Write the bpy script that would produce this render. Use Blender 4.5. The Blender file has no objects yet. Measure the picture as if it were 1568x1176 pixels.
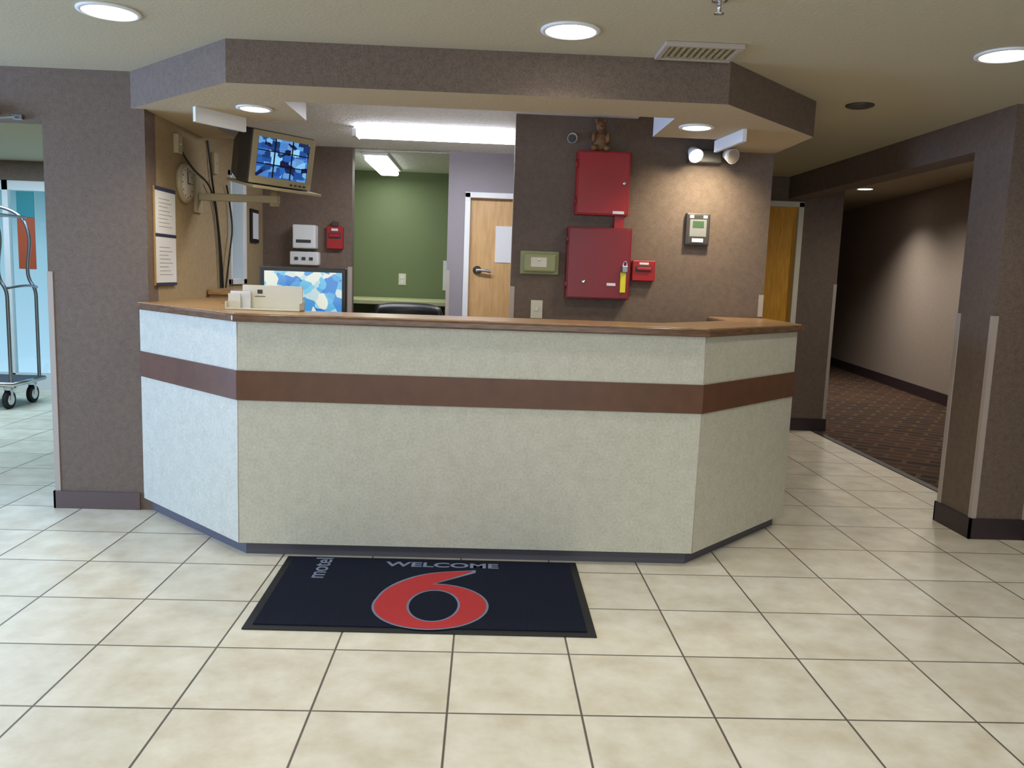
import bpy, bmesh, math, random
from mathutils import Vector, Matrix
random.seed(3)
SC=bpy.context.scene
SC.view_settings.view_transform='Standard'
SC.view_settings.look='None'
SC.view_settings.exposure=0.14

# ---------------------------------------------------------------- materials
def newmat(name):
    m=bpy.data.materials.new(name); m.use_nodes=True
    nt=m.node_tree
    return m,nt,nt.nodes['Principled BSDF']
def lin(c):
    return tuple(((v/255.0)/12.92 if v/255.0<=0.04045 else ((v/255.0+0.055)/1.055)**2.4) for v in c)+(1.0,)
def mat(name,rgb,rough=0.5,metal=0.0,bump=0.0,scale=40,var=0.0,emit=0.0,ecol=None,coat=0.0,spec=0.5):
    m,nt,b=newmat(name)
    c=lin(rgb)
    b.inputs['Base Color'].default_value=c
    b.inputs['Roughness'].default_value=rough
    b.inputs['Metallic'].default_value=metal
    b.inputs['Specular IOR Level'].default_value=spec
    b.inputs['Coat Weight'].default_value=coat
    geo=nt.nodes.new('ShaderNodeNewGeometry')
    nz=nt.nodes.new('ShaderNodeTexNoise'); nz.inputs['Scale'].default_value=scale; nz.inputs['Detail'].default_value=4
    nt.links.new(geo.outputs['Position'],nz.inputs['Vector'])
    if var>0:
        mx=nt.nodes.new('ShaderNodeMix'); mx.data_type='RGBA'
        mx.inputs['A'].default_value=tuple(max(0,v*(1-var)) for v in c[:3])+(1,)
        mx.inputs['B'].default_value=tuple(min(1,v*(1+var)) for v in c[:3])+(1,)
        nt.links.new(nz.outputs['Fac'],mx.inputs['Factor']); nt.links.new(mx.outputs['Result'],b.inputs['Base Color'])
    if bump>0:
        bp=nt.nodes.new('ShaderNodeBump'); bp.inputs['Strength'].default_value=bump; bp.inputs['Distance'].default_value=0.01
        nt.links.new(nz.outputs['Fac'],bp.inputs['Height']); nt.links.new(bp.outputs['Normal'],b.inputs['Normal'])
    if emit>0:
        b.inputs['Emission Color'].default_value=lin(ecol or rgb); b.inputs['Emission Strength'].default_value=emit
    return m
def wood(name,a,bc,rough=0.35,stretch=(1,1,12),sc=6):
    m,nt,b=newmat(name)
    geo=nt.nodes.new('ShaderNodeNewGeometry'); mp=nt.nodes.new('ShaderNodeMapping')
    mp.inputs['Scale'].default_value=stretch
    nz=nt.nodes.new('ShaderNodeTexNoise'); nz.inputs['Scale'].default_value=sc; nz.inputs['Detail'].default_value=6
    rp=nt.nodes.new('ShaderNodeValToRGB'); rp.color_ramp.elements[0].color=lin(a); rp.color_ramp.elements[1].color=lin(bc)
    rp.color_ramp.elements[0].position=0.3; rp.color_ramp.elements[1].position=0.7
    L=nt.links
    L.new(geo.outputs['Position'],mp.inputs['Vector']); L.new(mp.outputs['Vector'],nz.inputs['Vector'])
    L.new(nz.outputs['Fac'],rp.inputs['Fac']); L.new(rp.outputs['Color'],b.inputs['Base Color'])
    b.inputs['Roughness'].default_value=rough
    return m
def speckle(name,a,bb,c3,scale=150,rough=0.75,bump=0.4):
    m,nt,b=newmat(name); L=nt.links; N=nt.nodes
    geo=N.new('ShaderNodeNewGeometry')
    n1=N.new('ShaderNodeTexNoise'); n1.inputs['Scale'].default_value=scale; n1.inputs['Detail'].default_value=3
    n2=N.new('ShaderNodeTexNoise'); n2.inputs['Scale'].default_value=scale*0.22; n2.inputs['Detail'].default_value=4
    ad=N.new('ShaderNodeMath'); ad.operation='MULTIPLY_ADD'; ad.inputs[1].default_value=0.35
    L.new(geo.outputs['Position'],n1.inputs['Vector']); L.new(geo.outputs['Position'],n2.inputs['Vector'])
    m2=N.new('ShaderNodeMath'); m2.operation='MULTIPLY'; m2.inputs[1].default_value=0.65; L.new(n1.outputs['Fac'],m2.inputs[0])
    L.new(n2.outputs['Fac'],ad.inputs[0]); L.new(m2.outputs[0],ad.inputs[2])
    rp=N.new('ShaderNodeValToRGB'); e=rp.color_ramp.elements
    e[0].position=0.36; e[0].color=lin(a); e[1].position=0.66; e[1].color=lin(c3); k=e.new(0.5); k.color=lin(bb)
    L.new(ad.outputs[0],rp.inputs['Fac']); L.new(rp.outputs['Color'],b.inputs['Base Color'])
    b.inputs['Roughness'].default_value=rough
    bp=N.new('ShaderNodeBump'); bp.inputs['Strength'].default_value=bump; bp.inputs['Distance'].default_value=0.004
    L.new(n1.outputs['Fac'],bp.inputs['Height']); L.new(bp.outputs[0],b.inputs['Normal'])
    return m
WALL=speckle('taupe_wallpaper',(98,83,72),(110,94,82),(121,104,91))
WALLT=speckle('tan_wallpaper',(148,128,94),(160,140,106),(172,151,114))
WALLL=mat('lavender_paint',(146,139,146),0.7,bump=0.15,scale=90,var=0.05)
HALLW=speckle('hall_wallpaper',(152,138,126),(160,146,134),(168,154,142),bump=0.2)
GREEN=mat('green_paint',(112,126,86),0.7,bump=0.1,scale=60,var=0.05)
CEIL=mat('ceiling_texture',(182,173,147),0.85,bump=0.12,scale=60,var=0.05)
CEILW=mat('popcorn_ceiling',(240,240,240),0.9,bump=1.0,scale=45,var=0.25)
SOFB=mat('soffit_underside',(182,168,138),0.8,bump=0.2,scale=60,var=0.05)
WHITE=mat('white_paint',(226,228,230),0.45)
LAM=speckle('cream_laminate',(183,181,163),(193,191,174),(202,200,185),scale=80,rough=0.42,bump=0.03)
BAND=mat('copper_laminate',(98,66,48),0.28,var=0.3,scale=14)
KICK=mat('grey_vinyl_kick',(80,78,86),0.5)
BASEB=mat('brown_vinyl_base',(56,44,48),0.45)
BASEL=mat('taupe_vinyl_base',(96,80,80),0.45)
GUARD=mat('corner_guard_vinyl',(176,164,154),0.45)
WTOP=wood('oak_countertop',(146,112,76),(184,148,106),0.3,(3,12,12),5)
WEDGE=wood('walnut_edge',(88,64,46),(122,92,68),0.2,(2,2,16),6)
DOORW=wood('maple_door',(192,150,96),(210,172,120),0.45,(10,10,1.2),5)
DOORY=wood('varnished_door',(200,138,36),(224,166,58),0.45,(10,10,1.2),5)
RED=mat('red_enamel',(158,14,22),0.35,var=0.08,scale=8)
RED2=mat('dark_red_enamel',(122,10,24),0.35,var=0.08,scale=8)
BLACK=mat('black_plastic',(22,22,24),0.4)
DGREY=mat('dark_grey_plastic',(62,58,56),0.45)
BEIGE=mat('beige_plastic',(170,158,126),0.5)
GREENB=mat('pale_green_plastic',(152,154,106),0.45)
CHROME=mat('chrome',(210,212,218),0.18,metal=1.0)
BRUSH=mat('brushed_steel',(150,152,156),0.35,metal=1.0)
SILV=mat('silver_plastic',(140,141,138),0.4)
PAPER=mat('paper',(222,224,228),0.7,var=0.03,scale=30)
PAPERC=mat('cream_paper',(218,213,194),0.7,var=0.03,scale=30)
CORK=mat('tan_board',(168,138,90),0.8,var=0.15,scale=60)
NAVY=mat('navy_print',(40,48,84),0.6)
YEL=mat('yellow_tag',(226,214,40),0.5)
LAMP=mat('downlight_glow',(255,250,235),0.5,emit=9,ecol=(255,250,240))
TUBE=mat('fluorescent_glow',(255,255,255),0.5,emit=14,ecol=(240,242,255))
LENS=mat('wrap_lens_glow',(255,255,255),0.5,emit=3.0,ecol=(240,244,240))
LCDG=mat('green_lcd',(70,96,70),0.3,emit=0.02,ecol=(120,200,120))
RUBBER=mat('black_rubber',(26,26,28),0.7)
ORANGE=mat('orange_paint',(170,74,44),0.5)
TEAL=mat('teal_paint',(40,130,140),0.5)
FIG=mat('carved_wood',(120,84,50),0.6,var=0.3,scale=40,bump=0.3)
VINYLB=mat('black_vinyl',(20,21,24),0.35)
DESKG=mat('pale_desk',(186,190,140),0.5)

def tile_mat():
    m,nt,b=newmat('ceramic_tile'); L=nt.links; N=nt.nodes
    geo=N.new('ShaderNodeNewGeometry'); sp=N.new('ShaderNodeSeparateXYZ'); L.new(geo.outputs['Position'],sp.inputs[0])
    def M(op,a,bv=None,cv=None):
        n=N.new('ShaderNodeMath'); n.operation=op
        for i,v in enumerate((a,bv,cv)):
            if v is None: continue
            if isinstance(v,(int,float)): n.inputs[i].default_value=v
            else: L.new(v,n.inputs[i])
        return n.outputs[0]
    def axis(o,off,T):
        s=M('DIVIDE',M('ADD',o,off),T)
        fr=M('FRACT',s); d=M('MULTIPLY',M('MINIMUM',fr,M('SUBTRACT',1.0,fr)),T)
        return M('FLOOR',s),d
    cx,dx=axis(sp.outputs['X'],0.085,0.4345); cy,dy=axis(sp.outputs['Y'],-2.46,0.428)
    d=M('MINIMUM',dx,dy)
    mr=N.new('ShaderNodeMapRange'); mr.inputs['From Min'].default_value=0.0024; mr.inputs['From Max'].default_value=0.0048
    L.new(d,mr.inputs['Value'])
    cv=N.new('ShaderNodeCombineXYZ'); L.new(cx,cv.inputs[0]); L.new(cy,cv.inputs[1])
    wn=N.new('ShaderNodeTexWhiteNoise'); L.new(cv.outputs[0],wn.inputs['Vector'])
    ad=N.new('ShaderNodeVectorMath'); ad.operation='MULTIPLY_ADD'
    L.new(wn.outputs['Color'],ad.inputs[0]); ad.inputs[1].default_value=(9,9,9); L.new(geo.outputs['Position'],ad.inputs[2])
    nz=N.new('ShaderNodeTexNoise'); nz.inputs['Scale'].default_value=6.5; nz.inputs['Detail'].default_value=7; nz.inputs['Roughness'].default_value=0.62
    L.new(ad.outputs[0],nz.inputs['Vector'])
    rp=N.new('ShaderNodeValToRGB'); e=rp.color_ramp.elements
    e[0].position=0.3; e[0].color=lin((206,195,171)); e[1].position=0.66; e[1].color=lin((229,224,206))
    L.new(nz.outputs['Fac'],rp.inputs['Fac'])
    hs=N.new('ShaderNodeHueSaturation'); L.new(rp.outputs['Color'],hs.inputs['Color'])
    L.new(M('MULTIPLY_ADD',wn.outputs['Value'],0.10,0.95),hs.inputs['Value'])
    mx=N.new('ShaderNodeMix'); mx.data_type='RGBA'; mx.inputs['A'].default_value=lin((92,84,74))
    L.new(mr.outputs[0],mx.inputs['Factor']); L.new(hs.outputs[0],mx.inputs['B']); L.new(mx.outputs['Result'],b.inputs['Base Color'])
    L.new(M('MULTIPLY_ADD',nz.outputs['Fac'],0.15,0.31),b.inputs['Roughness'])
    bp=N.new('ShaderNodeBump'); bp.inputs['Strength'].default_value=0.5; bp.inputs['Distance'].default_value=0.003
    L.new(M('ADD',mr.outputs[0],M('MULTIPLY',nz.outputs['Fac'],0.3)),bp.inputs['Height']); L.new(bp.outputs[0],b.inputs['Normal'])
    return m
TILE=tile_mat()
def carpet_mat():
    m,nt,b=newmat('patterned_carpet'); L=nt.links; N=nt.nodes
    geo=N.new('ShaderNodeNewGeometry'); br=N.new('ShaderNodeTexBrick')
    br.inputs['Scale'].default_value=1.6; br.inputs['Color1'].default_value=lin((88,62,50)); br.inputs['Color2'].default_value=lin((60,50,44)); br.inputs['Mortar'].default_value=lin((104,82,62))
    br.inputs['Mortar Size'].default_value=0.03
    nz=N.new('ShaderNodeTexNoise'); nz.inputs['Scale'].default_value=130
    mp=N.new('ShaderNodeMapping'); mp.inputs['Rotation'].default_value=(0,0,0.6)
    L.new(geo.outputs['Position'],mp.inputs['Vector']); L.new(mp.outputs[0],br.inputs['Vector']); L.new(geo.outputs['Position'],nz.inputs['Vector'])
    mx=N.new('ShaderNodeMix'); mx.data_type='RGBA'; mx.blend_type='MULTIPLY'; mx.inputs['Factor'].default_value=0.5
    L.new(br.outputs['Color'],mx.inputs['A']); L.new(nz.outputs['Fac'],mx.inputs['B']); L.new(mx.outputs['Result'],b.inputs['Base Color'])
    b.inputs['Roughness'].default_value=0.95; b.inputs['Specular IOR Level'].default_value=0.2
    bp=N.new('ShaderNodeBump'); bp.inputs['Strength'].default_value=0.6; bp.inputs['Distance'].default_value=0.005
    L.new(nz.outputs['Fac'],bp.inputs['Height']); L.new(bp.outputs[0],b.inputs['Normal'])
    return m
CARPET=carpet_mat()
MATM=mat('mat_pile',(18,23,38),0.95,bump=0.5,scale=220,var=0.3,spec=0.2)
MATR=mat('mat_rubber_border',(11,12,20),0.6)
MRED=mat('mat_red',(178,42,42),0.9,var=0.12,scale=60)
MGREY=mat('mat_grey',(118,126,146),0.9,var=0.1,scale=60)
def screen_mat(name,kind):
    m,nt,b=newmat(name); L=nt.links; N=nt.nodes
    tc=N.new('ShaderNodeTexCoord')
    rp=N.new('ShaderNodeValToRGB'); e=rp.color_ramp.elements
    if kind=='cctv':
        mp=N.new('ShaderNodeMapping'); mp.inputs['Scale'].default_value=(1,0.01,1); L.new(tc.outputs['Generated'],mp.inputs[0])
        v=N.new('ShaderNodeTexVoronoi'); v.distance='CHEBYCHEV'; v.inputs['Scale'].default_value=6.5
        L.new(mp.outputs[0],v.inputs['Vector'])
        e[0].color=lin((10,22,60)); e[0].position=0.3; e[1].color=lin((140,200,240)); e[1].position=0.85
        k=e.new(0.55); k.color=lin((36,96,180))
        sp=N.new('ShaderNodeSeparateXYZ'); L.new(tc.outputs['Generated'],sp.inputs[0])
        outs=[]
        for ax in ('X','Z'):
            mu=N.new('ShaderNodeMath'); mu.operation='MULTIPLY'; mu.inputs[1].default_value=3; L.new(sp.outputs[ax],mu.inputs[0])
            fr=N.new('ShaderNodeMath'); fr.operation='PINGPONG'; fr.inputs[1].default_value=0.5; L.new(mu.outputs[0],fr.inputs[0])
            gt=N.new('ShaderNodeMath'); gt.operation='GREATER_THAN'; gt.inputs[1].default_value=0.04; L.new(fr.outputs[0],gt.inputs[0]); outs.append(gt.outputs[0])
        mm=N.new('ShaderNodeMath'); mm.operation='MULTIPLY'; L.new(outs[0],mm.inputs[0]); L.new(outs[1],mm.inputs[1])
        L.new(v.outputs['Color'],rp.inputs['Fac'])
        L.new(mm.outputs[0],b.inputs['Emission Strength'])
    else:
        mp=N.new('ShaderNodeMapping'); mp.inputs['Scale'].default_value=(1,0.01,0.6); mp.inputs['Rotation'].default_value=(0,0.5,0)
        L.new(tc.outputs['Generated'],mp.inputs[0])
        v=N.new('ShaderNodeTexVoronoi'); v.distance='MANHATTAN'; v.inputs['Scale'].default_value=8
        L.new(mp.outputs[0],v.inputs['Vector']); L.new(v.outputs['Color'],rp.inputs['Fac'])
        e[0].color=lin((40,120,200)); e[0].position=0.2; e[1].color=lin((222,226,212)); e[1].position=0.75
        k=e.new(0.5); k.color=lin((110,195,225))
        b.inputs['Emission Strength'].default_value=0.9
    b.inputs['Base Color'].default_value=(0.01,0.01,0.02,1); b.inputs['Roughness'].default_value=0.2
    L.new(rp.outputs['Color'],b.inputs['Emission Color'])
    return m
CCTV=screen_mat('cctv_picture','cctv'); PCSCR=screen_mat('desktop_picture','pc')
def glass_mat():
    m=bpy.data.materials.new('clear_glass'); m.use_nodes=True; nt=m.node_tree; N=nt.nodes; N.clear()
    o=N.new('ShaderNodeOutputMaterial'); t=N.new('ShaderNodeBsdfTransparent'); g=N.new('ShaderNodeBsdfGlossy'); x=N.new('ShaderNodeMixShader')
    t.inputs[0].default_value=(0.85,0.95,0.97,1); g.inputs['Roughness'].default_value=0.05; x.inputs[0].default_value=0.08
    nt.links.new(t.outputs[0],x.inputs[1]); nt.links.new(g.outputs[0],x.inputs[2]); nt.links.new(x.outputs[0],o.inputs[0]); return m
GLASS=glass_mat()

# ---------------------------------------------------------------- builders
def link(o): SC.collection.objects.link(o); return o
def attach(o,parent):
    if parent is not None:
        o.parent=parent
        if parent.get('w'): o.matrix_parent_inverse=Matrix.Translation(-Vector(parent.location))
    return o
def grp(name,loc=(0,0,0),world=True,rot=(0,0,0)):
    e=bpy.data.objects.new(name,None); e.empty_display_size=0.1; e.location=loc; e.rotation_euler=rot
    if world: e['w']=1
    return link(e)
def fin(name,bm,m,parent=None,smooth=False,bevel=0.0,seg=2):
    bmesh.ops.recalc_face_normals(bm,faces=bm.faces)
    me=bpy.data.meshes.new(name); bm.to_mesh(me); bm.free()
    o=bpy.data.objects.new(name,me); link(o)
    for mm in (m if isinstance(m,(list,tuple)) else [m]): me.materials.append(mm)
    if smooth:
        for p in me.polygons: p.use_smooth=True
    if bevel>0:
        b=o.modifiers.new('bevel','BEVEL'); b.width=bevel; b.segments=seg; b.limit_method='ANGLE'
    attach(o,parent); return o
def addbox(bm,x0,x1,y0,y1,z0,z1,mi=0):
    v=[bm.verts.new(p) for p in [(x0,y0,z0),(x1,y0,z0),(x1,y1,z0),(x0,y1,z0),(x0,y0,z1),(x1,y0,z1),(x1,y1,z1),(x0,y1,z1)]]
    for f in [(0,3,2,1),(4,5,6,7),(0,1,5,4),(1,2,6,5),(2,3,7,6),(3,0,4,7)]:
        fc=bm.faces.new([v[i] for i in f]); fc.material_index=mi
def box(name,x0,x1,y0,y1,z0,z1,m,parent=None,bevel=0.0):
    bm=bmesh.new(); addbox(bm,x0,x1,y0,y1,z0,z1); return fin(name,bm,m,parent,bevel=bevel)
def boxes(name,L,m,parent=None,bevel=0.0):
    bm=bmesh.new()
    for b in L: addbox(bm,*b)
    return fin(name,bm,m,parent,bevel=bevel)
def prism(name,pts,z0,z1,m,parent=None,bevel=0.0):
    bm=bmesh.new()
    a=[bm.verts.new((x,y,z0)) for x,y in pts]; b=[bm.verts.new((x,y,z1)) for x,y in pts]
    n=len(pts); bm.faces.new(a[::-1]); t=bm.faces.new(b)
    for i in range(n): bm.faces.new([a[i],a[(i+1)%n],b[(i+1)%n],b[i]])
    return fin(name,bm,m,parent,bevel=bevel)
def cyl(name,p0,p1,r,m,parent=None,r2=None,seg=32,bevel=0.0):
    p0=Vector(p0);p1=Vector(p1);d=p1-p0
    bm=bmesh.new(); bmesh.ops.create_cone(bm,cap_ends=True,segments=seg,radius1=r,radius2=r if r2 is None else r2,depth=d.length)
    q=d.to_track_quat('Z','Y').to_matrix().to_4x4(); bmesh.ops.transform(bm,matrix=Matrix.Translation((p0+p1)/2)@q,verts=bm.verts)
    o=fin(name,bm,m,parent,bevel=bevel)
    for p in o.data.polygons: p.use_smooth=len(p.vertices)==4
    return o
def lathe(name,prof,loc,m,parent=None,axis='Z',seg=40):
    bm=bmesh.new(); rings=[]
    for r,z in prof:
        rings.append([bm.verts.new((r*math.cos(2*math.pi*i/seg),r*math.sin(2*math.pi*i/seg),z)) for i in range(seg)])
    for a,b in zip(rings,rings[1:]):
        for i in range(seg): bm.faces.new([a[i],a[(i+1)%seg],b[(i+1)%seg],b[i]])
    bm.faces.new(rings[0]); bm.faces.new(rings[-1])
    R=Matrix.Identity(4)
    if axis=='Y': R=Matrix.Rotation(math.radians(90),4,'X')
    if axis=='X': R=Matrix.Rotation(math.radians(90),4,'Y')
    bmesh.ops.transform(bm,matrix=Matrix.Translation(loc)@R,verts=bm.verts)
    o=fin(name,bm,m,parent)
    for p in o.data.polygons: p.use_smooth=len(p.vertices)==4
    return o
def tube(name,pts,r,m,parent=None,cyclic=False,smooth=True):
    c=bpy.data.curves.new(name,'CURVE'); c.dimensions='3D'; c.bevel_depth=r; c.bevel_resolution=4; c.use_fill_caps=True
    s=c.splines.new('NURBS' if smooth else 'POLY'); s.points.add(len(pts)-1)
    for p,q in zip(s.points,pts): p.co=(*q,1)
    if smooth: s.order_u=3; s.use_endpoint_u=True
    s.use_cyclic_u=cyclic
    c.materials.append(m); o=link(bpy.data.objects.new(name,c)); return attach(o,parent)
def text(name,body,size,loc,rot,m,parent=None,align='CENTER',ext=0.001,bold=0.0,sx=1.0):
    c=bpy.data.curves.new(name,'FONT'); c.body=body; c.size=size; c.extrude=ext; c.offset=bold; c.align_x=align; c.align_y='CENTER'
    c.materials.append(m); o=link(bpy.data.objects.new(name,c)); o.location=loc; o.rotation_euler=rot; o.scale=(sx,1,1); return attach(o,parent)

ZC=2.40; ZS=2.21
# ---------------------------------------------------------------- room shell
box('floor',-6.5,3.22,-2.2,9.0,-0.1,0.0,TILE)
box('floor_carpet',3.22,8.0,4.5,17.0,-0.1,0.0,CARPET)
box('trim_threshold',3.19,3.25,4.5,7.74,0.0,0.006,BASEB)
box('ceiling',-6.5,3.30,-2.2,9.0,ZC,ZC+0.1,CEIL)
box('ceiling_hall',3.30,8.0,4.5,17.0,2.72,2.82,CEIL)
box('wall_hall_header',3.24,3.30,4.78,9.0,ZC,2.82,WALL)
box('ceiling_office',-1.86,0.9,4.75,6.9,2.385,2.40,CEILW)
boxes('wall_left',[(-2.40,-1.86,4.58,4.72,0,ZC),(-3.75,-2.40,4.58,4.72,2.13,ZC),(-6.5,-3.75,4.58,4.72,0,ZC)],WALL)
box('wall_left_room',-6.6,-6.5,-2.2,9.0,0,ZC,WALL)
box('wall_front',-6.5,3.2,-2.3,-2.2,0,ZC,WALL)
box('wall_right',3.12,3.24,-2.2,4.43,0,ZC,WALL)
boxes('wall_reception_left',[(-2.0,-1.86,4.72,6.9,0,1.28),(-2.0,-1.86,4.72,6.02,1.28,2.05),(-2.0,-1.86,6.36,6.9,1.28,2.05),(-2.0,-1.86,4.72,6.9,2.05,ZC)],WALLT)
boxes('wall_back',[(-2.0,-1.13,6.9,7.02,0,ZC),(-1.13,-0.34,6.9,7.02,0,0.9)],WALL)
boxes('wall_back_paint',[(-0.34,-0.20,6.9,7.02,0,ZC),(-0.20,0.70,6.9,7.02,2.06,ZC),(0.70,2.0,6.9,7.02,0,ZC)],WALLL)
boxes('wall_reception_right',[(0.15,1.77,5.2,5.32,0,ZC)],WALL)
box('wall_reception_side',1.65,1.77,5.32,7.74,0,ZC,WALL)
boxes('wall_office',[(-2.6,1.0,8.42,8.52,0,ZC),(-2.6,-2.5,7.02,8.42,0,ZC),(0.25,0.35,7.02,8.42,0,ZC)],GREEN)
box('ceiling_back_office',-2.5,0.25,7.02,8.42,2.385,2.40,CEILW)
boxes('wall_far',[(1.77,2.10,7.74,7.86,0,ZC),(2.10,2.95,7.74,7.86,2.17,ZC),(2.95,3.33,7.74,7.86,0,2.82)],WALL)
box('wall_far_return',3.21,3.33,7.86,17.0,0,2.82,WALL)
def hx(y): return 5.66+0.122*(y-9.69)
prism('wall_hall',[(hx(4.5),4.5),(hx(17),17.0),(hx(17)+0.15,17.0),(hx(4.5)+0.15,4.5)],0,2.82,HALLW)
box('wall_hall_end',3.33,7.0,16.9,17.0,0,2.72,HALLW)
box('wall_hall_near',3.12,6.5,4.40,4.5,0,2.82,WALL)
prism('baseboard_hall',[(hx(4.5)-0.02,4.5),(hx(16.9)-0.02,16.9),(hx(16.9),16.9),(hx(4.5),4.5)],0,0.14,BASEB)
boxes('wall_entry',[(-6.5,-6.1,8.9,9.0,0,ZC),(-3.3,-2.0,8.9,9.0,0,ZC),(-6.1,-3.3,8.9,9.0,2.2,ZC)],WALL)
g=grp('door_1',(-4.7,8.9,0))
fr=[]
for x in (-6.1,-5.12,-4.16,-3.36): fr.append((x,x+0.06,8.92,8.98,0,2.2))
fr+=[(-6.1,-3.3,8.92,8.98,0,0.16),(-6.1,-3.3,8.92,8.98,2.1,2.2)]
boxes('frame',fr,WHITE,g); box('glass',-6.04,-3.3,8.945,8.953,0.16,2.1,GLASS,g)
box('poster_top',-4.98,-4.80,8.93,8.944,1.82,2.09,TEAL,g,bevel=0.004)
box('poster_bottom',-4.98,-4.80,8.93,8.944,1.28,1.82,ORANGE,g,bevel=0.004)
# overhead door closer on the left opening
g=grp('door_closer',(-2.75,4.56,2.17)); box('body',-2.95,-2.62,4.53,4.578,2.14,2.19,SILV,g,bevel=0.006); tube('arm',[(-2.66,4.545,2.135),(-2.60,4.50,2.12),(-2.52,4.54,2.135)],0.007,BRUSH,g,smooth=False); box('shoe',-2.54,-2.49,4.55,4.578,2.125,2.15,BRUSH,g,bevel=0.002)
box('pillar',2.80,3.12,4.43,4.78,0,ZC,WALL)
boxes('beam_hall',[(2.80,2.98,4.78,7.74,2.20,ZC),(2.98,3.24,4.60,4.78,2.20,ZC)],WALL)
boxes('baseboard_left',[(-2.41,-1.93,4.568,4.58,0,0.10),(-2.412,-2.40,4.568,4.72,0,0.10),(-6.5,-3.74,4.568,4.58,0,0.10)],BASEL)
boxes('baseboard_far',[(2.98,3.34,7.728,7.74,0,0.12),(1.78,2.07,7.728,7.74,0,0.12),(1.77,1.782,5.22,7.73,0,0.12)],BASEB)
boxes('baseboard_pillar',[(2.788,3.12,4.418,4.43,0,0.12),(2.788,2.80,4.418,4.792,0,0.12),(2.788,3.12,4.78,4.792,0,0.12)],BASEB)
boxes('baseboard_right',[(3.108,3.12,-2.2,4.418,0,0.12)],BASEB)
def guard(name,x,y,dx,dy,z0,z1,w=0.026):
    t=0.004
    boxes(name,[(min(x,x+dx*w)-(t if dx<0 else t),max(x,x+dx*w),y-t*1.0 if dy>0 else y,y if dy>0 else y+t,z0,z1),
                (x-t if dx>0 else x,x if dx>0 else x+t,min(y,y+dy*w),max(y,y+dy*w),z0,z1)],GUARD)
guard('trim_1',-2.40,4.58,1,1,0.10,1.33)
guard('trim_2',2.80,4.43,1,1,0.12,1.27)
guard('trim_3',1.77,5.2,-1,1,1.19,1.33)
guard('trim_4',3.33,7.74,-1,1,0.12,1.42)
guard('trim_5',-0.34,6.9,1,1,0.9,1.42)
guard('trim_6',-1.13,6.9,-1,1,0.9,1.42)
box('trim_7',2.794,2.80,4.745,4.78,0.12,1.27,GUARD)
box('trim_8',3.095,3.12,4.414,4.43,0.12,0.78,GUARD)
guard('trim_9',0.15,5.2,1,1,0.12,1.33)

# ---------------------------------------------------------------- soffit
g=grp('reception_soffit',(0,4.2,2.3))
out=[(-1.93,4.58),(-1.20,3.85),(1.08,3.85),(1.77,4.58),(1.77,5.2),(1.42,5.2),(1.42,4.78),(0.92,4.78),(0.92,4.22),(-1.03,4.22),(-1.03,4.72),(-1.64,4.90),(-1.64,5.5),(-1.86,5.5),(-1.86,4.58)]
def soff(name,pts,z0,z1,mats,parent,white):
    bm=bmesh.new()
    a=[bm.verts.new((x,y,z0)) for x,y in pts]; b=[bm.verts.new((x,y,z1)) for x,y in pts]; n=len(pts)
    f=bm.faces.new(a[::-1]); f.material_index=1; bm.faces.new(b)
    for i in range(n):
        f=bm.faces.new([a[i],a[(i+1)%n],b[(i+1)%n],b[i]])
        if i in white: f.material_index=2
    return fin(name,bm,mats,parent)
soff('fascia',out,ZS,ZC,[WALL,SOFB,WHITE],g,(7,9))
prism('valance_1',[(-1.54,4.44),(-1.36,4.72),(-1.38,4.74),(-1.56,4.46)],2.135,ZS,WHITE,g)
prism('valance_2',[(1.33,4.42),(1.29,4.83),(1.31,4.83),(1.35,4.42)],2.145,ZS,WHITE,g)

# ---------------------------------------------------------------- reception counter
C=grp('reception_counter',(0,4.2,0))
def ring2(off,d,yl,yr,wl=-1.858):
    o=off; k=o*0.414
    lx=-1.91-o*0.3 if o>=0 else -1.91-o
    ly=4.579 if o<0 else 4.579-o*0.6
    outer=[(wl,yl),(wl,4.578),(lx,ly-0.001),(-1.16-k,3.85-o),(1.05+k,3.85-o),(1.77+o,4.58-k),(1.77+o,yr)]
    inner=[(1.77-d,yr),(1.77-d,4.58+d*0.414),(1.05-d*0.414,3.85+d),(-1.16+d*0.414,3.85+d),(-1.86+d,4.58+d*0.35),(-1.86+d,yl)]
    return outer+inner
prism('panel_lower',ring2(0,0.12,5.2,5.19),0.07,0.77,LAM,C)
prism('panel_upper',ring2(0,0.12,5.2,5.19),0.91,1.14,LAM,C)
prism('band',ring2(0.008,0.12,5.2,5.19),0.77,0.91,BAND,C)
prism('kick_plate',ring2(-0.05,0.15,5.2,5.19),0.0,0.07,KICK,C)
prism('top_edge',ring2(0.03,0.36,5.5,5.19),1.14,1.176,WEDGE,C,bevel=0.008)
prism('top_surface',ring2(0.018,0.35,5.49,5.185),1.170,1.182,WTOP,C,bevel=0.003)
for i,(x,y) in enumerate([(-1.16,3.85),(1.05,3.85)]):
    cyl('corner_seam_%d'%(i+1),(x,y+0.002,0.07),(x,y+0.002,1.14),0.003,GUARD,C,seg=8)
box('work_surface',-1.35,1.35,4.2,4.75,0.86,0.9,WTOP,C)
boxes('work_surface_legs',[(-1.0,-0.96,4.25,4.7,0,0.86),(0.0,0.04,4.25,4.7,0,0.86),(0.9,0.94,4.25,4.7,0,0.86)],LAM,C)
boxes('side_ledge',[(-1.855,-1.40,5.52,5.85,1.20,1.235),(-1.855,-1.43,5.54,5.83,0,1.20)],[WTOP],C,bevel=0.004)

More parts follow.
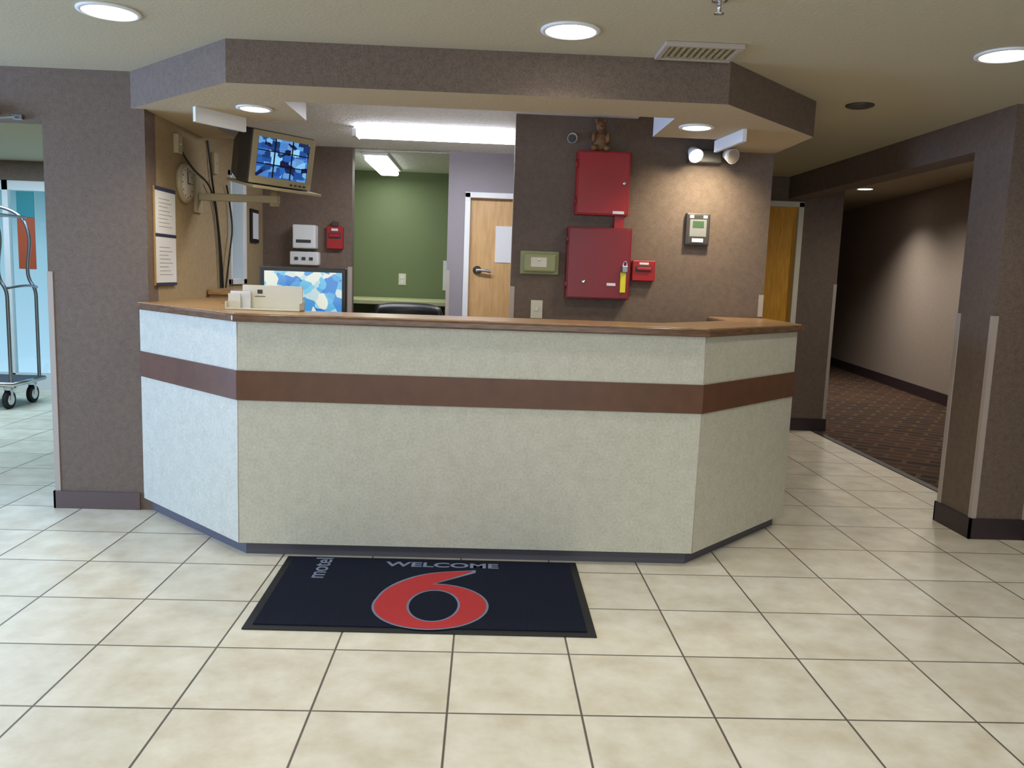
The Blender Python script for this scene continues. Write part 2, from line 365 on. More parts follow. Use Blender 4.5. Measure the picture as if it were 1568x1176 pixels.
# ---------------------------------------------------------------- welcome mat
M=grp('welcome_mat',(-0.22,3.47,0))
prism('rubber_base',[(-0.91,3.04),(0.475,3.03),(0.48,3.86),(-0.925,3.86)],0.0,0.007,MATR,M,bevel=0.003)
prism('pile',[(-0.875,3.075),(0.44,3.065),(0.445,3.83),(-0.89,3.83)],0.004,0.011,MATM,M)
def cr(P,s):
    n=len(P)-1; t=min(s*n,n-1e-6); i=int(t); t-=i
    p0=P[max(i-1,0)];p1=P[i];p2=P[i+1];p3=P[min(i+2,n)]
    return tuple(0.5*((2*b)+(-a+c)*t+(2*a-5*b+4*c-d)*t*t+(-a+3*b-3*c+d)*t**3) for a,b,c,d in zip(p0,p1,p2,p3))
def six(name,grow,z,m):
    bm=bmesh.new(); cx,cy=-0.195,3.29; n=72
    o=[];i_=[]
    for k in range(n):
        a=2*math.pi*k/n
        o.append(bm.verts.new((cx+(0.235+grow)*math.cos(a),cy+(0.232+grow)*math.sin(a),z)))
        i_.append(bm.verts.new((cx+0.012+(0.112-grow)*math.cos(a),cy+(0.168-grow)*math.sin(a),z)))
    for k in range(n): bm.faces.new([o[k],o[(k+1)%n],i_[(k+1)%n],i_[k]])
    g_=grow
    O=[(-0.43-g_,3.285),(-0.405-g_,3.43),(-0.335-g_,3.55+g_),(-0.22,3.65+g_),(-0.03+2*g_,3.70+g_)]
    I=[(-0.31,3.30),(-0.285,3.41),(-0.235,3.49),(-0.165,3.56-g_),(-0.03+2*g_,3.685-g_)]
    t=[(bm.verts.new((*cr(O,k/24),z+0.0002)),bm.verts.new((*cr(I,k/24),z+0.0002))) for k in range(25)]
    for a,b in zip(t,t[1:]): bm.faces.new([a[0],b[0],b[1],a[1]])
    return fin(name,bm,m,M)
six('numeral_outline',0.010,0.0116,MGREY); six('numeral',0.0,0.0124,MRED)
text('welcome_lettering','WELCOME',0.082,(-0.17,3.765,0.0116),(0,0,0),MGREY,M,ext=0.0004,bold=0.002,sx=1.35)
text('side_lettering','motel',0.115,(-0.735,3.70,0.0116),(0,0,math.radians(90)),MGREY,M,ext=0.0004,bold=0.001)

# ---------------------------------------------------------------- lamps
def downlight(x,y,z,r,power,col=(1,0.94,0.85),ang=150,blend=0.6):
    g=grp('recessed_downlight',(x,y,z))
    lathe('trim_ring',[(r+0.018,0),(r+0.018,-0.006),(r,-0.010),(r-0.004,-0.004),(r-0.004,0)],(x,y,z),WHITE,g)
    lathe('lens',[(r-0.004,-0.001),(r-0.006,-0.006),(r*0.5,-0.009),(0.002,-0.010)],(x,y,z),LAMP,g)
    l=bpy.data.lights.new('downlight_lamp','SPOT'); l.energy=power; l.color=col; l.spot_size=math.radians(ang); l.spot_blend=blend; l.shadow_soft_size=r*0.7
    o=link(bpy.data.objects.new('lamp',l)); o.location=(x,y,z-0.03); attach(o,g)
for x,y in [(-1.56,3.52),(0.31,3.49),(2.17,3.55)]: downlight(x,y,ZC,0.105,22)
for x,y in [(-1.56,1.3),(0.31,1.3),(2.17,1.3)]: downlight(x,y,ZC,0.105,50,col=(1,0.97,0.92))  # assumed row overhead, out of view, added to brighten the foreground floor
downlight(-1.23,4.42,ZS,0.075,28,col=(1,0.9,0.72))
downlight(1.08,4.42,ZS,0.075,12)
downlight(4.7,8.2,2.72,0.10,90); downlight(4.25,9.9,2.72,0.10,100); downlight(3.9,6.2,2.72,0.10,60)  # last one is added, hidden behind the header, to brighten tiles and pillar
downlight(5.05,11.1,2.72,0.10,140,ang=125,blend=1.0)  # assumed lamp, placed for the bright patch on the hall wall
def area(name,loc,rot,sx,sy,p,col):
    l=bpy.data.lights.new(name,'AREA'); l.shape='RECTANGLE'; l.size=sx; l.size_y=sy; l.energy=p; l.color=col
    o=link(bpy.data.objects.new(name,l)); o.location=loc; o.rotation_euler=rot; return o
area('assumed_daylight_front',(-0.3,-2.1,1.3),(math.radians(80),0,0),4.5,2.0,96,(0.84,0.93,1.0))  # added lamp before the solid front wall, stands in for assumed daylight behind camera
area('assumed_daylight_left',(-6.4,3.0,1.2),(math.radians(90),0,math.radians(-90)),2.6,2.0,300,(0.40,0.60,1.0))  # added unseen blue lamp, assumed daylight, brightens left counter chamfer; no window there
area('added_fill_left_room',(-4.6,7.0,2.39),(0,0,0),2.2,2.5,90,(0.58,0.80,1.0))  # added lamp, out of sight under the ceiling, brightens the left room floor
def fluoro(x0,x1,y0,y1,z,power,name='fluorescent_light_fixture'):
    g=grp(name,((x0+x1)/2,(y0+y1)/2,z)); zt=z-0.05
    ym=(y0+y1)/2
    box('housing',x0,x1,ym-0.03,ym+0.03,z-0.045,z,WHITE,g,bevel=0.004)
    for i,yy in enumerate((y0+0.02,y1-0.02)): cyl('tube_%d'%(i+1),(x0+0.03,yy,zt),(x1-0.03,yy,zt),0.018,TUBE,g)
    boxes('end_caps',[(x0-0.004,x0+0.03,y0-0.01,y1+0.01,z-0.075,z-0.02),(x1-0.03,x1+0.004,y0-0.01,y1+0.01,z-0.075,z-0.02)],WHITE,g,bevel=0.004)
    for s,dz,pw in ((0,-0.075,power),(1,-0.035,power*0.6)):
        l=bpy.data.lights.new('tube_lamp','AREA'); l.shape='RECTANGLE'; l.size=(x1-x0)*0.9; l.size_y=(y1-y0)*(0.3 if s==0 else 1.3); l.energy=pw; l.color=(0.92,0.94,1.0)
        o=link(bpy.data.objects.new('lamp',l)); o.location=((x0+x1)/2,(y0+y1)/2,z+dz); o.rotation_euler=(math.pi*s,0,0); attach(o,g)
fluoro(-0.96,0.24,5.84,5.98,2.384,16)
g=grp('wrap_light_fixture',(-0.98,7.65,2.384))
box('pan',-1.09,-0.87,7.12,8.22,2.362,2.384,WHITE,g,bevel=0.003); box('lens',-1.07,-0.89,7.14,8.20,2.315,2.362,LENS,g,bevel=0.018)
l=bpy.data.lights.new('wrap_lamp','AREA'); l.shape='RECTANGLE'; l.size=0.2; l.size_y=1.0; l.energy=8; l.color=(0.92,0.96,0.94)
o=link(bpy.data.objects.new('lamp',l)); o.location=(-0.98,7.65,2.31); attach(o,g)

# ---------------------------------------------------------------- ceiling details
g=grp('ceiling_air_vent',(0.89,3.69,ZC))
boxes('frame',[(0.72,1.06,3.57,3.595,ZC-0.02,ZC),(0.72,1.06,3.785,3.81,ZC-0.02,ZC),(0.72,0.745,3.595,3.785,ZC-0.02,ZC),(1.035,1.06,3.595,3.785,ZC-0.02,ZC)],GUARD,g,bevel=0.003)
boxes('louvers',[(0.75+i*0.028,0.762+i*0.028,3.595,3.785,ZC-0.018,ZC-0.002) for i in range(11)],BEIGE,g)
g=grp('ceiling_speaker',(2.03,4.62,ZC)); lathe('grille',[(0.075,0),(0.075,-0.008),(0.06,-0.014),(0.05,-0.012),(0.045,-0.016),(0.002,-0.018)],(2.03,4.62,ZC),DGREY,g)
g=grp('fire_sprinkler',(0.80,3.05,ZC)); lathe('escutcheon',[(0.03,0),(0.028,-0.006),(0.012,-0.01)],(0.80,3.05,ZC),CHROME,g)
cyl('stem',(0.80,3.05,ZC-0.045),(0.80,3.05,ZC),0.007,CHROME,g); lathe('deflector',[(0.004,-0.04),(0.018,-0.046),(0.018,-0.048),(0.004,-0.05)],(0.80,3.05,ZC),CHROME,g)

# ---------------------------------------------------------------- doors
g=grp('door_2',(0.25,6.9,0))
boxes('frame',[(-0.20,-0.155,6.87,7.02,0,2.06),(0.655,0.70,6.87,7.02,0,2.06),(-0.20,0.70,6.87,7.02,2.02,2.065)],WHITE,g,bevel=0.003)
box('leaf',-0.155,0.655,6.93,6.975,0.005,2.02,DOORW,g)
box('notice',0.06,0.27,6.924,6.93,1.50,1.80,PAPER,g)
lathe('rose',[(0.036,0),(0.036,0.012),(0.012,0.016),(0.012,0.05)],(-0.085,6.93,1.43),BRUSH,g,axis='Y')
tube('lever',[(-0.085,6.885,1.43),(-0.05,6.88,1.435),(0.03,6.885,1.42)],0.012,BRUSH,g)
g=grp('door_3',(2.52,7.74,0))
boxes('frame',[(2.10,2.15,7.71,7.86,0,2.17),(2.90,2.95,7.71,7.86,0,2.17),(2.10,2.95,7.71,7.86,2.125,2.175)],PAPERC,g,bevel=0.003)
box('leaf',2.15,2.90,7.76,7.80,0.005,2.125,DOORY,g)
lathe('knob',[(0.03,0),(0.03,0.01),(0.012,0.015),(0.012,0.04),(0.028,0.05),(0.026,0.075),(0.01,0.082)],(2.22,7.76,1.0),BRUSH,g,axis='Y')
g=grp('window_1',(-1.93,6.19,1.6))
boxes('frame',[(-1.98,-1.84,6.0,6.03,1.26,2.07),(-1.98,-1.84,6.30,6.38,1.26,2.07),(-1.98,-1.84,6.0,6.38,2.03,2.07),(-1.98,-1.84,6.0,6.38,1.26,1.30)],WHITE,g,bevel=0.003)
box('glass',-1.945,-1.94,6.03,6.30,1.30,2.03,GLASS,g)

# ---------------------------------------------------------------- wall items (fire wall y=5.2)
YP=5.2
def cabinet(name,x0,x1,z0,z1,m,d=0.09):
    g=grp(name,((x0+x1)/2,YP,(z0+z1)/2))
    box('body',x0,x1,YP-d,YP,z0,z1,m,g,bevel=0.004)
    box('door_panel',x0+0.008,x1-0.008,YP-d-0.008,YP-d,z0+0.008,z1-0.008,m,g,bevel=0.003)
    for i,zz in enumerate((z0+0.08,z1-0.08)): cyl('hinge_%d'%(i+1),(x0-0.002,YP-d-0.004,zz-0.025),(x0-0.002,YP-d-0.004,zz+0.025),0.006,m,g,seg=12)
    return g
g=cabinet('fire_alarm_cabinet',0.53,0.86,1.785,2.17,RED)
lathe('lock',[(0.011,0),(0.011,0.008),(0.004,0.009)],(0.825,YP-0.098,1.98),CHROME,g,axis='Y')
box('label',0.76,0.83,YP-0.1005,YP-0.098,1.795,1.812,PAPER,g)
box('drop_conduit',0.78,0.84,YP-0.06,YP,1.71,1.785,RED,g)
g=cabinet('fire_alarm_cabinet',0.49,0.89,1.27,1.71,RED2)
lathe('lock',[(0.011,0),(0.011,0.008),(0.004,0.009)],(0.60,YP-0.098,1.375),CHROME,g,axis='Y')
box('label',0.745,0.80,YP-0.1005,YP-0.098,1.355,1.372,PAPER,g)
box('padlock_body',0.835,0.87,YP-0.12,YP-0.1,1.44,1.48,BRUSH,g,bevel=0.003)
tube('padlock_shackle',[(0.841,YP-0.11,1.478),(0.841,YP-0.11,1.50),(0.853,YP-0.11,1.512),(0.865,YP-0.11,1.50),(0.865,YP-0.11,1.478)],0.003,CHROME,g)
box('tag',0.828,0.862,YP-0.106,YP-0.1,1.315,1.44,YEL,g,bevel=0.002)
def pull(x0,x1,z0,z1,y,name='fire_alarm_pull_station'):
    g=grp(name,((x0+x1)/2,y,(z0+z1)/2)); w=x1-x0;h=z1-z0
    box('body',x0,x1,y-0.045,y,z0,z1,RED,g,bevel=0.006)
    box('recess',x0+w*.12,x1-w*.12,y-0.047,y-0.044,z0+h*.45,z0+h*.72,DGREY,g)
    box('handle',x0+w*.18,x1-w*.18,y-0.06,y-0.045,z0+h*.52,z0+h*.66,RED,g,bevel=0.003)
    box('label',x0+w*.3,x1-w*.3,y-0.0475,y-0.045,z0+h*.8,z0+h*.9,PAPER,g)
    return g
g=pull(0.91,1.055,1.39,1.52,YP)
g=grp('thermostat',(0.33,YP,1.48))
box('base',0.205,0.45,YP-0.02,YP,1.41,1.555,GREENB,g,bevel=0.006)
box('cover',0.225,0.43,YP-0.055,YP-0.02,1.425,1.54,GREENB,g,bevel=0.012)
box('plate',0.27,0.37,YP-0.058,YP-0.055,1.455,1.515,PAPERC,g,bevel=0.002)
lathe('lock',[(0.008,0),(0.008,0.005),(0.002,0.006)],(0.32,YP-0.058,1.50),CHROME,g,axis='Y')
g=grp('light_switch',(0.32,YP,1.19)); box('plate',0.283,0.358,YP-0.007,YP,1.133,1.248,PAPERC,g,bevel=0.003); box('toggle',0.314,0.327,YP-0.018,YP-0.006,1.178,1.205,WHITE,g,bevel=0.002)
g=grp('access_keypad',(1.31,YP,1.73))
box('case',1.235,1.385,YP-0.04,YP,1.625,1.825,DGREY,g,bevel=0.006); box('face',1.245,1.375,YP-0.043,YP-0.039,1.635,1.815,DGREY,g,bevel=0.002)
box('inner_plate',1.258,1.362,YP-0.045,YP-0.042,1.680,1.785,SILV,g); box('screen',1.275,1.345,YP-0.048,YP-0.044,1.735,1.775,LCDG,g)
boxes('window_bars',[(1.255,1.28,YP-0.047,YP-0.042,1.793,1.810),(1.34,1.365,YP-0.047,YP-0.042,1.793,1.810),(1.275,1.345,YP-0.047,YP-0.042,1.645,1.668)],PAPER,g)
g=grp('emergency_light',(1.28,YP,2.15))
box('battery_case',1.22,1.42,YP-0.09,YP,2.125,2.205,DGREY,g,bevel=0.008)
def ehead(x,y,z,tx,ty,tz,em,n):
    d=Vector((tx,ty,tz)).normalized(); p=Vector((x,y,z))
    cyl('head_%d'%n,p-d*0.05,p+d*0.02,0.028,WHITE,g,r2=0.045); cyl('lens_%d'%n,p+d*0.02,p+d*0.026,0.041,LAMP if em else GUARD,g,r2=0.038)
    tube('arm_%d'%n,[tuple(p-d*0.04),(x+0.02,YP-0.07,z-0.01),(x+0.05,YP-0.05,2.15)],0.007,DGREY,g)
ehead(1.23,YP-0.17,2.16,0.15,-0.8,-0.55,True,1); ehead(1.45,YP-0.17,2.16,0.3,-0.8,-0.3,False,2)
l=bpy.data.lights.new('emergency_lamp','SPOT'); l.energy=34; l.color=(1,0.86,0.62); l.spot_size=math.radians(125); l.spot_blend=1.0; l.shadow_soft_size=0.04
o=link(bpy.data.objects.new('lamp_beam',l)); o.location=(1.34,YP-0.36,2.15); o.rotation_euler=Vector((-0.05,0.36,-0.55)).to_track_quat('-Z','Y').to_euler(); attach(o,g)
g=grp('security_camera',(0.50,YP,2.24)); cyl('mount',(0.50,YP,2.25),(0.50,YP-0.03,2.25),0.03,WHITE,g); cyl('body',(0.50,YP-0.03,2.25),(0.49,YP-0.10,2.235),0.022,DGREY,g,r2=0.026); cyl('lens',(0.49,YP-0.10,2.235),(0.489,YP-0.108,2.233),0.018,BLACK,g)
def blob(name,els,m,parent,vox=0.006):
    bm=bmesh.new()
    for (x,y,z),(a,b,c) in els:
        r=bmesh.ops.create_icosphere(bm,subdivisions=3,radius=1.0)
        bmesh.ops.transform(bm,matrix=Matrix.Translation((x,y,z))@Matrix.Diagonal((a,b,c,1)),verts=r['verts'])
    o=fin(name,bm,m,parent,smooth=True)
    md=o.modifiers.new('remesh','REMESH'); md.mode='VOXEL'; md.voxel_size=vox; md.use_smooth_shade=True
    s=o.modifiers.new('smooth','SMOOTH'); s.iterations=3
    return o
g=grp('carved_bear_figurine',(0.67,YP-0.05,2.17)); X=0.67;Y=YP-0.05
K=1.3
def q(dx,dy,dz,a,b,c): return ((X+dx*K,Y+dy,2.168+dz*K),(a*K,b,c*K))
blob('figure',[q(0,0,0.047,0.036,0.034,0.047),q(0,-0.005,0.115,0.026,0.028,0.028),q(0,-0.03,0.107,0.012,0.014,0.011),
 q(-0.021,0,0.144,0.009,0.009,0.015),q(0.021,0,0.144,0.009,0.009,0.015),q(-0.035,-0.02,0.066,0.011,0.02,0.026),q(0.035,-0.02,0.066,0.011,0.02,0.026),
 q(-0.03,-0.03,0.016,0.018,0.024,0.014),q(0.03,-0.03,0.016,0.018,0.024,0.014)],FIG,g,0.004)

# ---------------------------------------------------------------- left reception wall items (x=-1.86)
XL=-1.86
g=grp('notice_board',(XL,4.81,1.55))
box('board',XL,XL+0.012,4.66,4.965,1.27,1.82,CORK,g,bevel=0.003)
boxes('borders',[(XL+0.012,XL+0.017,4.665,4.96,1.80,1.82),(XL+0.012,XL+0.017,4.665,4.96,1.545,1.56),(XL+0.012,XL+0.017,4.665,4.96,1.27,1.285)],NAVY,g)
boxes('sheets',[(XL+0.012,XL+0.0145,4.668,4.957,1.562,1.798),(XL+0.012,XL+0.0145,4.668,4.957,1.287,1.543)],PAPER,g)
boxes('print_lines',[(XL+0.0145,XL+0.0152,4.71,4.90-0.03*(i%3),1.33+i*0.022,1.333+i*0.022) for i in range(8)]+[(XL+0.0145,XL+0.0152,4.71,4.90-0.03*(i%3),1.60+i*0.022,1.603+i*0.022) for i in range(8)],SILV,g)
g=grp('wall_clock',(XL,5.12,1.88))
lathe('case',[(0.115,0),(0.118,0.02),(0.108,0.035),(0.098,0.03),(0.002,0.028)],(XL,5.12,1.88),BEIGE,g,axis='X')
lathe('dial',[(0.098,0.029),(0.098,0.031),(0.002,0.031)],(XL,5.12,1.88),PAPERC,g,axis='X')
boxes('hands',[(XL+0.032,XL+0.035,5.117,5.123,1.88,1.955),(XL+0.032,XL+0.035,5.12,5.17,1.877,1.883)],BLACK,g)
boxes('hour_marks',[(XL+0.031,XL+0.033,5.12+0.085*math.cos(a)-0.004,5.12+0.085*math.cos(a)+0.004,1.88+0.085*math.sin(a)-0.004,1.88+0.085*math.sin(a)+0.004) for a in [i*math.pi/6 for i in range(12)]],BLACK,g)
g=grp('wall_cables',(XL,5.6,1.7))
tube('cable_1',[(XL+0.01,5.55,2.2),(XL+0.02,5.58,2.0),(XL+0.015,5.72,1.7),(XL+0.02,5.78,1.4),(XL+0.02,5.80,1.24)],0.007,BLACK,g)
tube('cable_2',[(XL+0.01,5.02,2.1),(XL+0.02,5.2,1.98),(XL+0.03,5.5,1.93),(XL+0.02,5.66,1.8),(XL+0.02,5.74,1.5),(XL+0.02,5.76,1.24)],0.006,BLACK,g)
tube('cable_3',[(XL+0.02,5.9,1.95),(XL+0.03,6.02,1.7),(XL+0.04,5.9,1.5),(XL+0.03,5.83,1.24)],0.006,BLACK,g)
g=grp('junction_box',(XL,5.02,2.1)); box('cover',XL,XL+0.03,4.98,5.05,2.04,2.15,BEIGE,g,bevel=0.004); cyl('screw',(XL+0.03,5.015,2.095),(XL+0.032,5.015,2.095),0.005,CHROME,g,seg=12)
g=grp('junction_box',(XL,5.68,2.08)); box('cover',XL,XL+0.025,5.64,5.72,2.0,2.14,BEIGE,g,bevel=0.004); cyl('screw',(XL+0.025,5.68,2.07),(XL+0.027,5.68,2.07),0.005,CHROME,g,seg=12)
g=grp('framed_sign',(XL,6.62,1.72)); box('frame',XL,XL+0.02,6.52,6.72,1.58,1.84,BLACK,g,bevel=0.004); box('sheet',XL+0.02,XL+0.023,6.545,6.695,1.61,1.81,PAPER,g)
g=grp('television_wall_bracket',(XL,5.4,1.82))
box('wall_plate',XL,XL+0.02,5.30,5.42,1.72,1.95,BEIGE,g,bevel=0.004)
boxes('arm',[(XL+0.02,-1.34,5.33,5.39,1.80,1.845)],BEIGE,g,bevel=0.006)
cyl('pivot',(-1.37,5.36,1.78),(-1.37,5.36,1.875),0.03,BEIGE,g)
T=grp('television',(-1.38,5.28,2.07),False,(math.radians(10),math.radians(2),math.radians(42)))
bm=bmesh.new()
F=[(-0.21,-0.17,-0.16),(0.21,-0.17,-0.16),(0.21,-0.17,0.16),(-0.21,-0.17,0.16)]
Mi=[(-0.21,-0.02,-0.16),(0.21,-0.02,-0.16),(0.21,-0.02,0.16),(-0.21,-0.02,0.16)]
B=[(-0.14,0.22,-0.13),(0.14,0.22,-0.13),(0.14,0.22,0.08),(-0.14,0.22,0.08)]
R=[[bm.verts.new(p) for p in q_] for q_ in (F,Mi,B)]
bm.faces.new(R[0][::-1]); bm.faces.new(R[2])
for a,b in zip(R,R[1:]):
    for i in range(4): bm.faces.new([a[i],a[(i+1)%4],b[(i+1)%4],b[i]])
fin('case',bm,DGREY,T,bevel=0.012)
boxes('bezel',[(-0.205,0.205,-0.182,-0.168,0.12,0.155),(-0.205,0.205,-0.182,-0.168,-0.155,-0.11),(-0.205,-0.170,-0.182,-0.168,-0.12,0.13),(0.170,0.205,-0.182,-0.168,-0.12,0.13)],BEIGE,T,bevel=0.004)
box('screen',-0.172,0.172,-0.176,-0.171,-0.113,0.123,CCTV,T)
boxes('buttons',[(0.06+i*0.03,0.075+i*0.03,-0.186,-0.181,-0.142,-0.132) for i in range(4)],DGREY,T)
box('tray',-0.20,0.26,-0.23,0.14,-0.18,-0.163,BEIGE,T,bevel=0.004)

# ---------------------------------------------------------------- back wall items y=6.9
YB=6.9
g=grp('wall_telephone_box',(-1.50,YB,1.58))
box('upper_case',-1.59,-1.405,YB-0.12,YB,1.555,1.745,WHITE,g,bevel=0.01)
box('lower_case',-1.62,-1.385,YB-0.09,YB,1.42,1.53,WHITE,g,bevel=0.01)
box('slot',-1.56,-1.44,YB-0.123,YB-0.119,1.60,1.625,DGREY,g); boxes('lamps',[(-1.58+i*0.06,-1.55+i*0.06,YB-0.094,YB-0.089,1.46,1.485) for i in range(3)],DGREY,g)
g=pull(-1.33,-1.195,1.56,1.745,YB,'back_wall_pull_station')  # second pull station, topped by a small strobe
box('strobe',-1.285,-1.24,YB-0.05,YB,1.745,1.785,DGREY,g,bevel=0.004)
g=grp('wall_outlet',(-0.86,8.42,1.31)); box('plate',-0.90,-0.825,8.413,8.42,1.26,1.375,PAPERC,g,bevel=0.002); boxes('sockets',[(-0.882,-0.843,8.41,8.414,1.275,1.305),(-0.882,-0.843,8.41,8.414,1.325,1.355)],WHITE,g,bevel=0.002)
g=grp('paper_notice',(-0.40,8.42,1.4)); box('sheet',-0.45,-0.34,8.414,8.42,1.22,1.52,PAPER,g); box('tape',-0.42,-0.37,8.412,8.416,1.505,1.53,BEIGE,g)
g=grp('office_desk',(-0.9,8.0,0))
box('top',-1.9,0.2,7.55,8.41,1.09,1.13,DESKG,g,bevel=0.005); boxes('legs',[(-1.88,-1.82,7.6,8.4,0,1.09),(-0.9,-0.84,7.6,8.4,0,1.09),(0.1,0.16,7.6,8.4,0,1.09)],DESKG,g)
g=grp('office_chair',(-0.62,6.35,0)); cx,cy=-0.62,6.35
def rsheet(name,hw,z0,z1,y,th,m,curve=0.07):
    bm=bmesh.new(); nx,nz=12,8; V={}
    for s in (0,1):
        for i in range(nx+1):
            for j in range(nz+1):
                u_=i/nx*2-1; w=j/nz; tap=1-0.12*abs(w*2-1)**3
                V[s,i,j]=bm.verts.new((cx+u_*hw*tap,y-curve*u_*u_+ (th if s else 0),z0+(z1-z0)*w-0.03*u_**4*(1 if w>.5 else -1)*abs(2*w-1)))
    for s in (0,1):
        for i in range(nx):
            for j in range(nz): bm.faces.new([V[s,i,j],V[s,i+1,j],V[s,i+1,j+1],V[s,i,j+1]])
    for i in range(nx):
        for j in (0,nz): bm.faces.new([V[0,i,j],V[0,i+1,j],V[1,i+1,j],V[1,i,j]])
    for j in range(nz):
        for i in (0,nx): bm.faces.new([V[0,i,j],V[0,i,j+1],V[1,i,j+1],V[1,i,j]])
    return fin(name,bm,m,g,smooth=True)
rsheet('backrest',0.29,0.62,1.15,cy+0.22,0.07,VINYLB)
box('seat',cx-0.25,cx+0.25,cy-0.25,cy+0.23,0.44,0.52,VINYLB,g,bevel=0.035)
boxes('arms',[(cx-0.30,cx-0.25,cy-0.12,cy+0.16,0.68,0.71),(cx+0.25,cx+0.30,cy-0.12,cy+0.16,0.68,0.71),(cx-0.285,cx-0.265,cy-0.02,cy+0.02,0.46,0.68),(cx+0.265,cx+0.285,cy-0.02,cy+0.02,0.46,0.68)],BLACK,g,bevel=0.008)
box('back_bar',cx-0.03,cx+0.03,cy+0.22,cy+0.27,0.45,0.75,BLACK,g,bevel=0.005)
cyl('gas_column',(cx,cy,0.09),(cx,cy,0.44),0.028,CHROME,g)
for i in range(5):
    a=i*2*math.pi/5+0.3; tube('foot_%d'%(i+1),[(cx,cy,0.11),(cx+0.15*math.cos(a),cy+0.15*math.sin(a),0.10),(cx+0.28*math.cos(a),cy+0.28*math.sin(a),0.075)],0.02,BLACK,g)
    cyl('caster_%d'%(i+1),(cx+0.28*math.cos(a)-0.02*math.sin(a),cy+0.28*math.sin(a)+0.02*math.cos(a),0.03),(cx+0.28*math.cos(a)+0.02*math.sin(a),cy+0.28*math.sin(a)-0.02*math.cos(a),0.03),0.03,BLACK,g,seg=20)

# ---------------------------------------------------------------- things on the counter
Mo=grp('computer_monitor',(-1.02,4.62,0.902),False,(0,0,math.radians(6)))
box('bezel',-0.235,0.235,-0.02,0.02,0.18,0.50,BLACK,Mo,bevel=0.006)
box('screen',-0.210,0.210,-0.024,-0.0195,0.21,0.475,PCSCR,Mo)
box('neck',-0.03,0.03,0.015,0.05,0.01,0.32,BLACK,Mo,bevel=0.005)
lathe('foot',[(0.13,0.0),(0.13,0.008),(0.05,0.015),(0.002,0.016)],(0,0.03,0.0),BLACK,Mo)
g=grp('paper_tray',(-1.10,4.12,1.183),False,(0,0,math.radians(-3)))
ZT=0.001
boxes('tray',[(-0.185,0.185,-0.045,0.045,ZT,ZT+0.006),(-0.185,0.185,0.04,0.045,ZT,0.06),(-0.185,-0.18,-0.045,0.045,ZT,0.04),(0.18,0.185,-0.045,0.045,ZT,0.04)],PAPERC,g)
for i,(x,hw,h) in enumerate([(0.03,0.15,0.122),(-0.125,0.05,0.09),(-0.15,0.03,0.078)]):
    box('papers_%d'%(i+1),x-hw,x+hw,0.02-i*0.018,0.030-i*0.018,ZT+0.006,h,[PAPERC,PAPER,PAPERC][i],g)
boxes('card_emblem',[(-0.045,-0.02,0.0185,0.0200,0.08,0.10),(-0.06,-0.005,0.0185,0.0200,0.065,0.068)],DGREY,g)

# ---------------------------------------------------------------- luggage cart
g=grp('luggage_cart',(-4.80,7.85,0)); x0,x1,y0,y1=-5.30,-4.33,7.58,8.12
box('deck',x0,x1,y0,y1,0.22,0.25,mat('cart_carpet',(70,72,84),0.9,bump=0.4,scale=150),g,bevel=0.006)
tube('bumper',[(x0,y0,0.235),(x1,y0,0.235),(x1,y1,0.235),(x0,y1,0.235)],0.022,CHROME,g,cyclic=True,smooth=False)
for i,yy in enumerate((y0+0.03,y1-0.03)):
    tube('arch_%d'%(i+1),[(x1-0.03,yy,0.24),(x1-0.03,yy,0.95),(x1-0.03,yy,1.10),(x1-0.10,yy,1.20),(x1-0.10,yy,1.35),(x1-0.06,yy,1.60),(x1-0.14,yy,1.82),(x1-0.45,yy,1.90),(x0+0.5,yy,1.90),(x0+0.14,yy,1.82),(x0+0.06,yy,1.6),(x0+0.03,yy,1.1),(x0+0.03,yy,0.24)],0.016,BRUSH,g)
for i,xx in enumerate((x0+0.10,x1-0.10)):
    tube('cross_bar_%d'%(i+1),[(xx,y0+0.03,1.78),(xx,y1-0.03,1.78)],0.014,BRUSH,g,smooth=False)
tube('hanging_rail',[(x0+0.1,(y0+y1)/2,1.78),(x1-0.1,(y0+y1)/2,1.78)],0.014,BRUSH,g,smooth=False)
tube('side_rail',[(x1-0.02,y0+0.03,1.12),(x1+0.02,y0+0.15,1.14),(x1+0.02,y1-0.15,1.14),(x1-0.02,y1-0.03,1.12)],0.012,BRUSH,g)
k=0
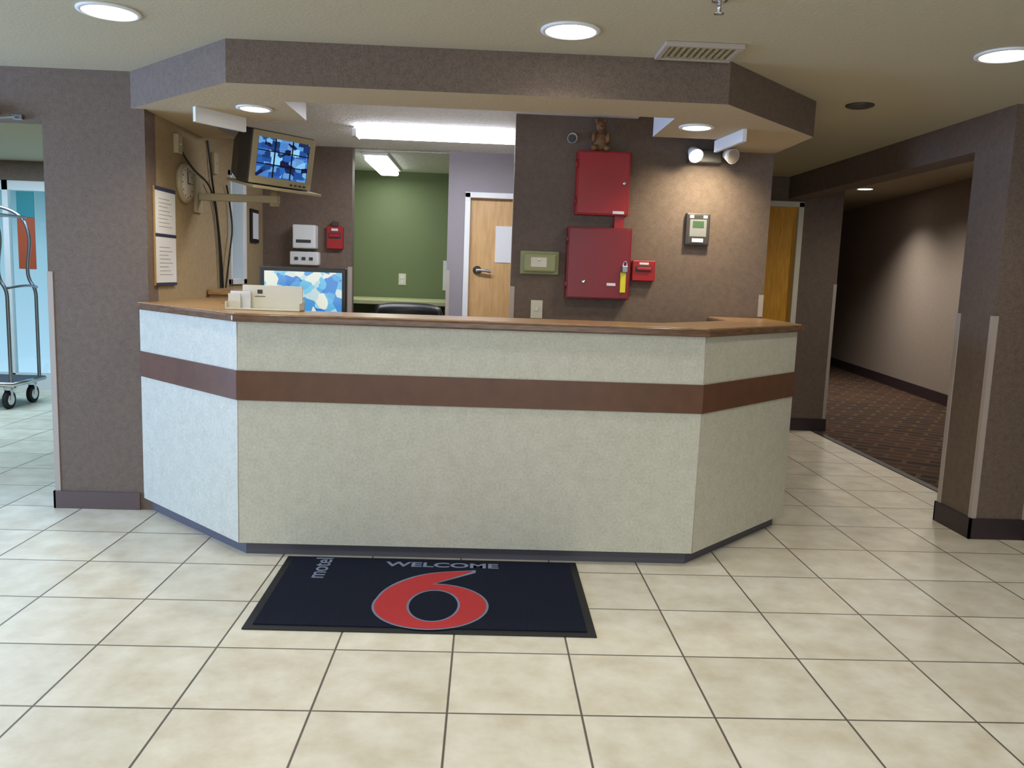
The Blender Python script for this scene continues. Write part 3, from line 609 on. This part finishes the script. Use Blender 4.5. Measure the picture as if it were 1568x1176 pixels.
for xx in (x0+0.10,x1-0.08):
    for yy in (y0+0.07,y1-0.07):
        k+=1
        cyl('caster_tyre_%d'%k,(xx-0.02,yy,0.085),(xx+0.02,yy,0.085),0.085,RUBBER,g,bevel=0.006)
        cyl('caster_hub_%d'%k,(xx-0.024,yy,0.085),(xx+0.024,yy,0.085),0.05,CHROME,g)
        boxes('caster_fork_%d'%k,[(xx-0.032,xx-0.026,yy-0.02,yy+0.02,0.08,0.19),(xx+0.026,xx+0.032,yy-0.02,yy+0.02,0.08,0.19),(xx-0.032,xx+0.032,yy-0.03,yy+0.03,0.185,0.222)],CHROME,g)

# ---------------------------------------------------------------- world + camera
w=bpy.data.worlds.new('sky'); w.use_nodes=True; SC.world=w
nt=w.node_tree; bg=nt.nodes['Background']; bg.inputs[1].default_value=1.1
tc=nt.nodes.new('ShaderNodeTexCoord'); sp=nt.nodes.new('ShaderNodeSeparateXYZ'); rp=nt.nodes.new('ShaderNodeValToRGB')
nt.links.new(tc.outputs['Generated'],sp.inputs[0]); mr=nt.nodes.new('ShaderNodeMapRange'); mr.inputs['From Min'].default_value=-0.12; mr.inputs['From Max'].default_value=0.10
nt.links.new(sp.outputs['Z'],mr.inputs['Value']); nt.links.new(mr.outputs[0],rp.inputs['Fac']); nt.links.new(rp.outputs['Color'],bg.inputs[0])
e=rp.color_ramp.elements; e[0].position=0.0; e[0].color=(0.55,0.76,0.95,1); e[1].position=0.95; e[1].color=(0.08,0.22,0.27,1); k=e.new(0.6); k.color=(0.36,0.56,0.68,1)
ps,th,ro=math.radians(2.0),math.radians(7.6),math.radians(2.05)
f=Vector((math.sin(ps)*math.cos(th),math.cos(ps)*math.cos(th),-math.sin(th)))
r0=Vector((math.cos(ps),-math.sin(ps),0)); u0=r0.cross(f)
r=r0*math.cos(ro)+u0*math.sin(ro); u=u0*math.cos(ro)-r0*math.sin(ro)
cd=bpy.data.cameras.new('camera'); co=link(bpy.data.objects.new('camera',cd))
Mx=Matrix((r,u,-f)).transposed().to_4x4(); co.matrix_world=Matrix.Translation((0,0,1.40))@Mx
cd.sensor_width=36; cd.lens=36*1250/1568; cd.clip_start=0.05; cd.clip_end=200
SC.camera=co
